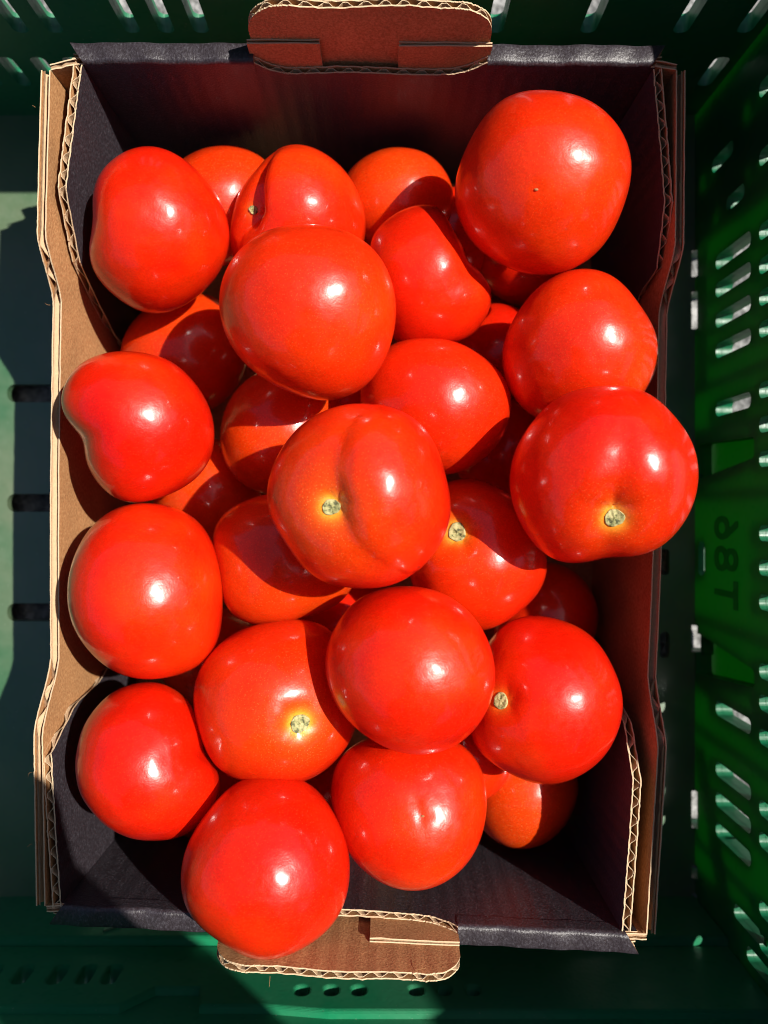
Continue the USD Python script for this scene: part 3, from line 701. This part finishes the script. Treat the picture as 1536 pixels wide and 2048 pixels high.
navy, grey_c, black_c = cloth('navy_cotton', (0.02, 0.025, 0.05)), cloth('dark_denim', (0.03, 0.035, 0.045)), cloth('black_rubber', (0.015, 0.015, 0.015))
hair_m = cloth('brown_hair', (0.035, 0.02, 0.012))
man = thing('person', (0, -0.66, -0.012), 'person in a navy jumper squatting at the near side, holding a phone', 'person')
sR, eR, wR = J(0.19, -0.36, 0.68, .055), J(0.27, -0.27, 0.46, .042), J(0.105, -0.115, 0.395, .027)
sL, eL, wL = J(-0.19, -0.36, 0.68, .055), J(-0.255, -0.40, 0.47, .042), J(-0.215, -0.46, 0.53, .027)
body = []
KNEE = {-1: ((-.22, -.40, .46), (-.19, -.62, .09), (-.21, -.43, .03)), 1: ((.335, -.15, .485), (.335, -.31, .09), (.345, -.12, .03))}
body += chain(J(0, -.66, .40, .15), J(0, -.52, .56, .135), J(0, -.38, .66, .135))
body += chain(J(-.12, -.36, .67, .07), J(.12, -.36, .67, .07)) + chain(J(0, -.34, .72, .055), J(0, -.25, .76, .05))
body += chain(J(0, -.20, .80, .088), J(0, -.135, .775, .07)) + chain(J(0, -.105, .735, .016), J(0, -.115, .72, .014))
body += [(J(-.078, -.19, .79, .02), J(-.08, -.20, .775, .015)), (J(.078, -.19, .79, .02), J(.08, -.20, .775, .015))]
body += chain(sR, eR, wR) + chain(sL, eL, wL)
for s in (-1, 1):
    kn, an, toe = KNEE[s]
    body += chain(J(s * .10, -.66, .38, .10), J(*kn, .058), J(*an, .042)) + chain(J(an[0], an[1] - .02, .05, .042), J(*toe, .034))
# right hand round the phone's edge: palm, four fingers under the phone, thumb on top
body += chain(wR, J(0.062, -0.080, 0.385, .026)) + chain(J(0.050, -0.095, .378, .018), J(0.052, -0.048, .374, .018)) + chain(J(0.062, -0.080, .385, .024), J(0.050, -0.050, .375, .020))
for k, (fy, ln) in enumerate(((-0.040, 1.0), (-0.060, 1.08), (-0.080, 1.0), (-0.098, .82))):
    body += chain(J(0.046, fy, .372, .0105), J(0.031, fy + .003, .3515, .0095), J(0.026 - .012 * ln, fy + .004, .3465, .0085), J(0.024 - .026 * ln, fy + .005, .3475, .0075))
body += chain(J(0.056, -0.060, .384, .014), J(0.034, -0.040, .378, .011), J(0.008, -0.028, .3735, .009))
# left hand hanging relaxed at the knee
for k in range(4):
    body += chain(J(-.215 + .018 * (k - 1.5), -.435, .545, .011), J(-.215 + .02 * (k - 1.5), -.40, .54, .009), J(-.215 + .02 * (k - 1.5), -.375, .515, .008))
body += chain(J(-.215, -.46, .53, .027), J(-.215, -.435, .54, .025)) + chain(J(-.19, -.45, .54, .012), J(-.17, -.42, .54, .009))
part('body', limbs(body, 0.012, 8), skin_mat, man, True)
shirt = chain(J(0, -.63, .44, .158), J(0, -.52, .56, .147), J(0, -.38, .66, .147)) + chain(J(-.12, -.36, .67, .08), J(.12, -.36, .67, .08)) + chain(J(0, -.35, .70, .07), J(0, -.32, .73, .064))
for a, b, c in ((sR, eR, wR), (sL, eL, wL)):
    q = np.array(b[0]) * .12 + np.array(c[0]) * .88
    shirt += chain((a[0], .068), (b[0], .056), (tuple(q), .041))
part('jumper', limbs(shirt, 0.02, 6), navy, man, True)
tr = chain(J(-.06, -.67, .38, .156), J(.06, -.67, .38, .156))
for s in (-1, 1):
    kn, an, toe = KNEE[s]
    tr += chain(J(s * .10, -.66, .38, .115), J(*kn, .072), J(an[0], an[1], .12, .056))
part('trousers', limbs(tr, 0.02, 6), grey_c, man, True)
for s in (-1, 1):
    part('shoe', limbs(chain(J(KNEE[s][1][0], KNEE[s][1][1] - .03, .040, .05), J(*(np.array(KNEE[s][1]) * [.5, .5, 0] + np.array(KNEE[s][2]) * [.5, .5, 0] + [0, 0, .035]), .046), J(KNEE[s][2][0], KNEE[s][2][1], .026, .037)), 0.015, 4), black_c, man, True)
part('hair', limbs(chain(J(0, -.215, .835, .083), J(0, -.165, .845, .07)) + chain(J(0, -.26, .80, .07), J(0, -.22, .83, .085)), 0.012, 4), hair_m, man, True)
for s in (-1, 1):
    e = trimesh.creation.icosphere(subdivisions=2, radius=0.011); e.apply_translation((s * .030, -.118, .755 - .0)); part('eye', e, cloth('eye_' + 'lr'[s > 0], (0.5, 0.5, 0.5)), man, True)
phone = thing('phone', (-0.024, -0.0605, 0.3585), 'slim black phone held flat over the tray by the squatting person', 'phone')
pm = extrude(rounded(sbox(-0.060, -0.135, 0.012, 0.014), 0.009), 0.008); pm.apply_translation((0, 0, 0.3555))
part('casing', pm, black_c, phone)
ps = extrude(rounded(sbox(-0.0575, -0.1325, 0.0095, 0.0115), 0.007), 0.0004); ps.apply_translation((0, 0, 0.3637))
part('screen', ps, usdkit.material(stage, L + 'phone_glass', {'p': ('principled_bsdf', {'base_color': (0.01, 0.01, 0.012), 'roughness': 0.08})}, surface='p.BSDF'), phone)
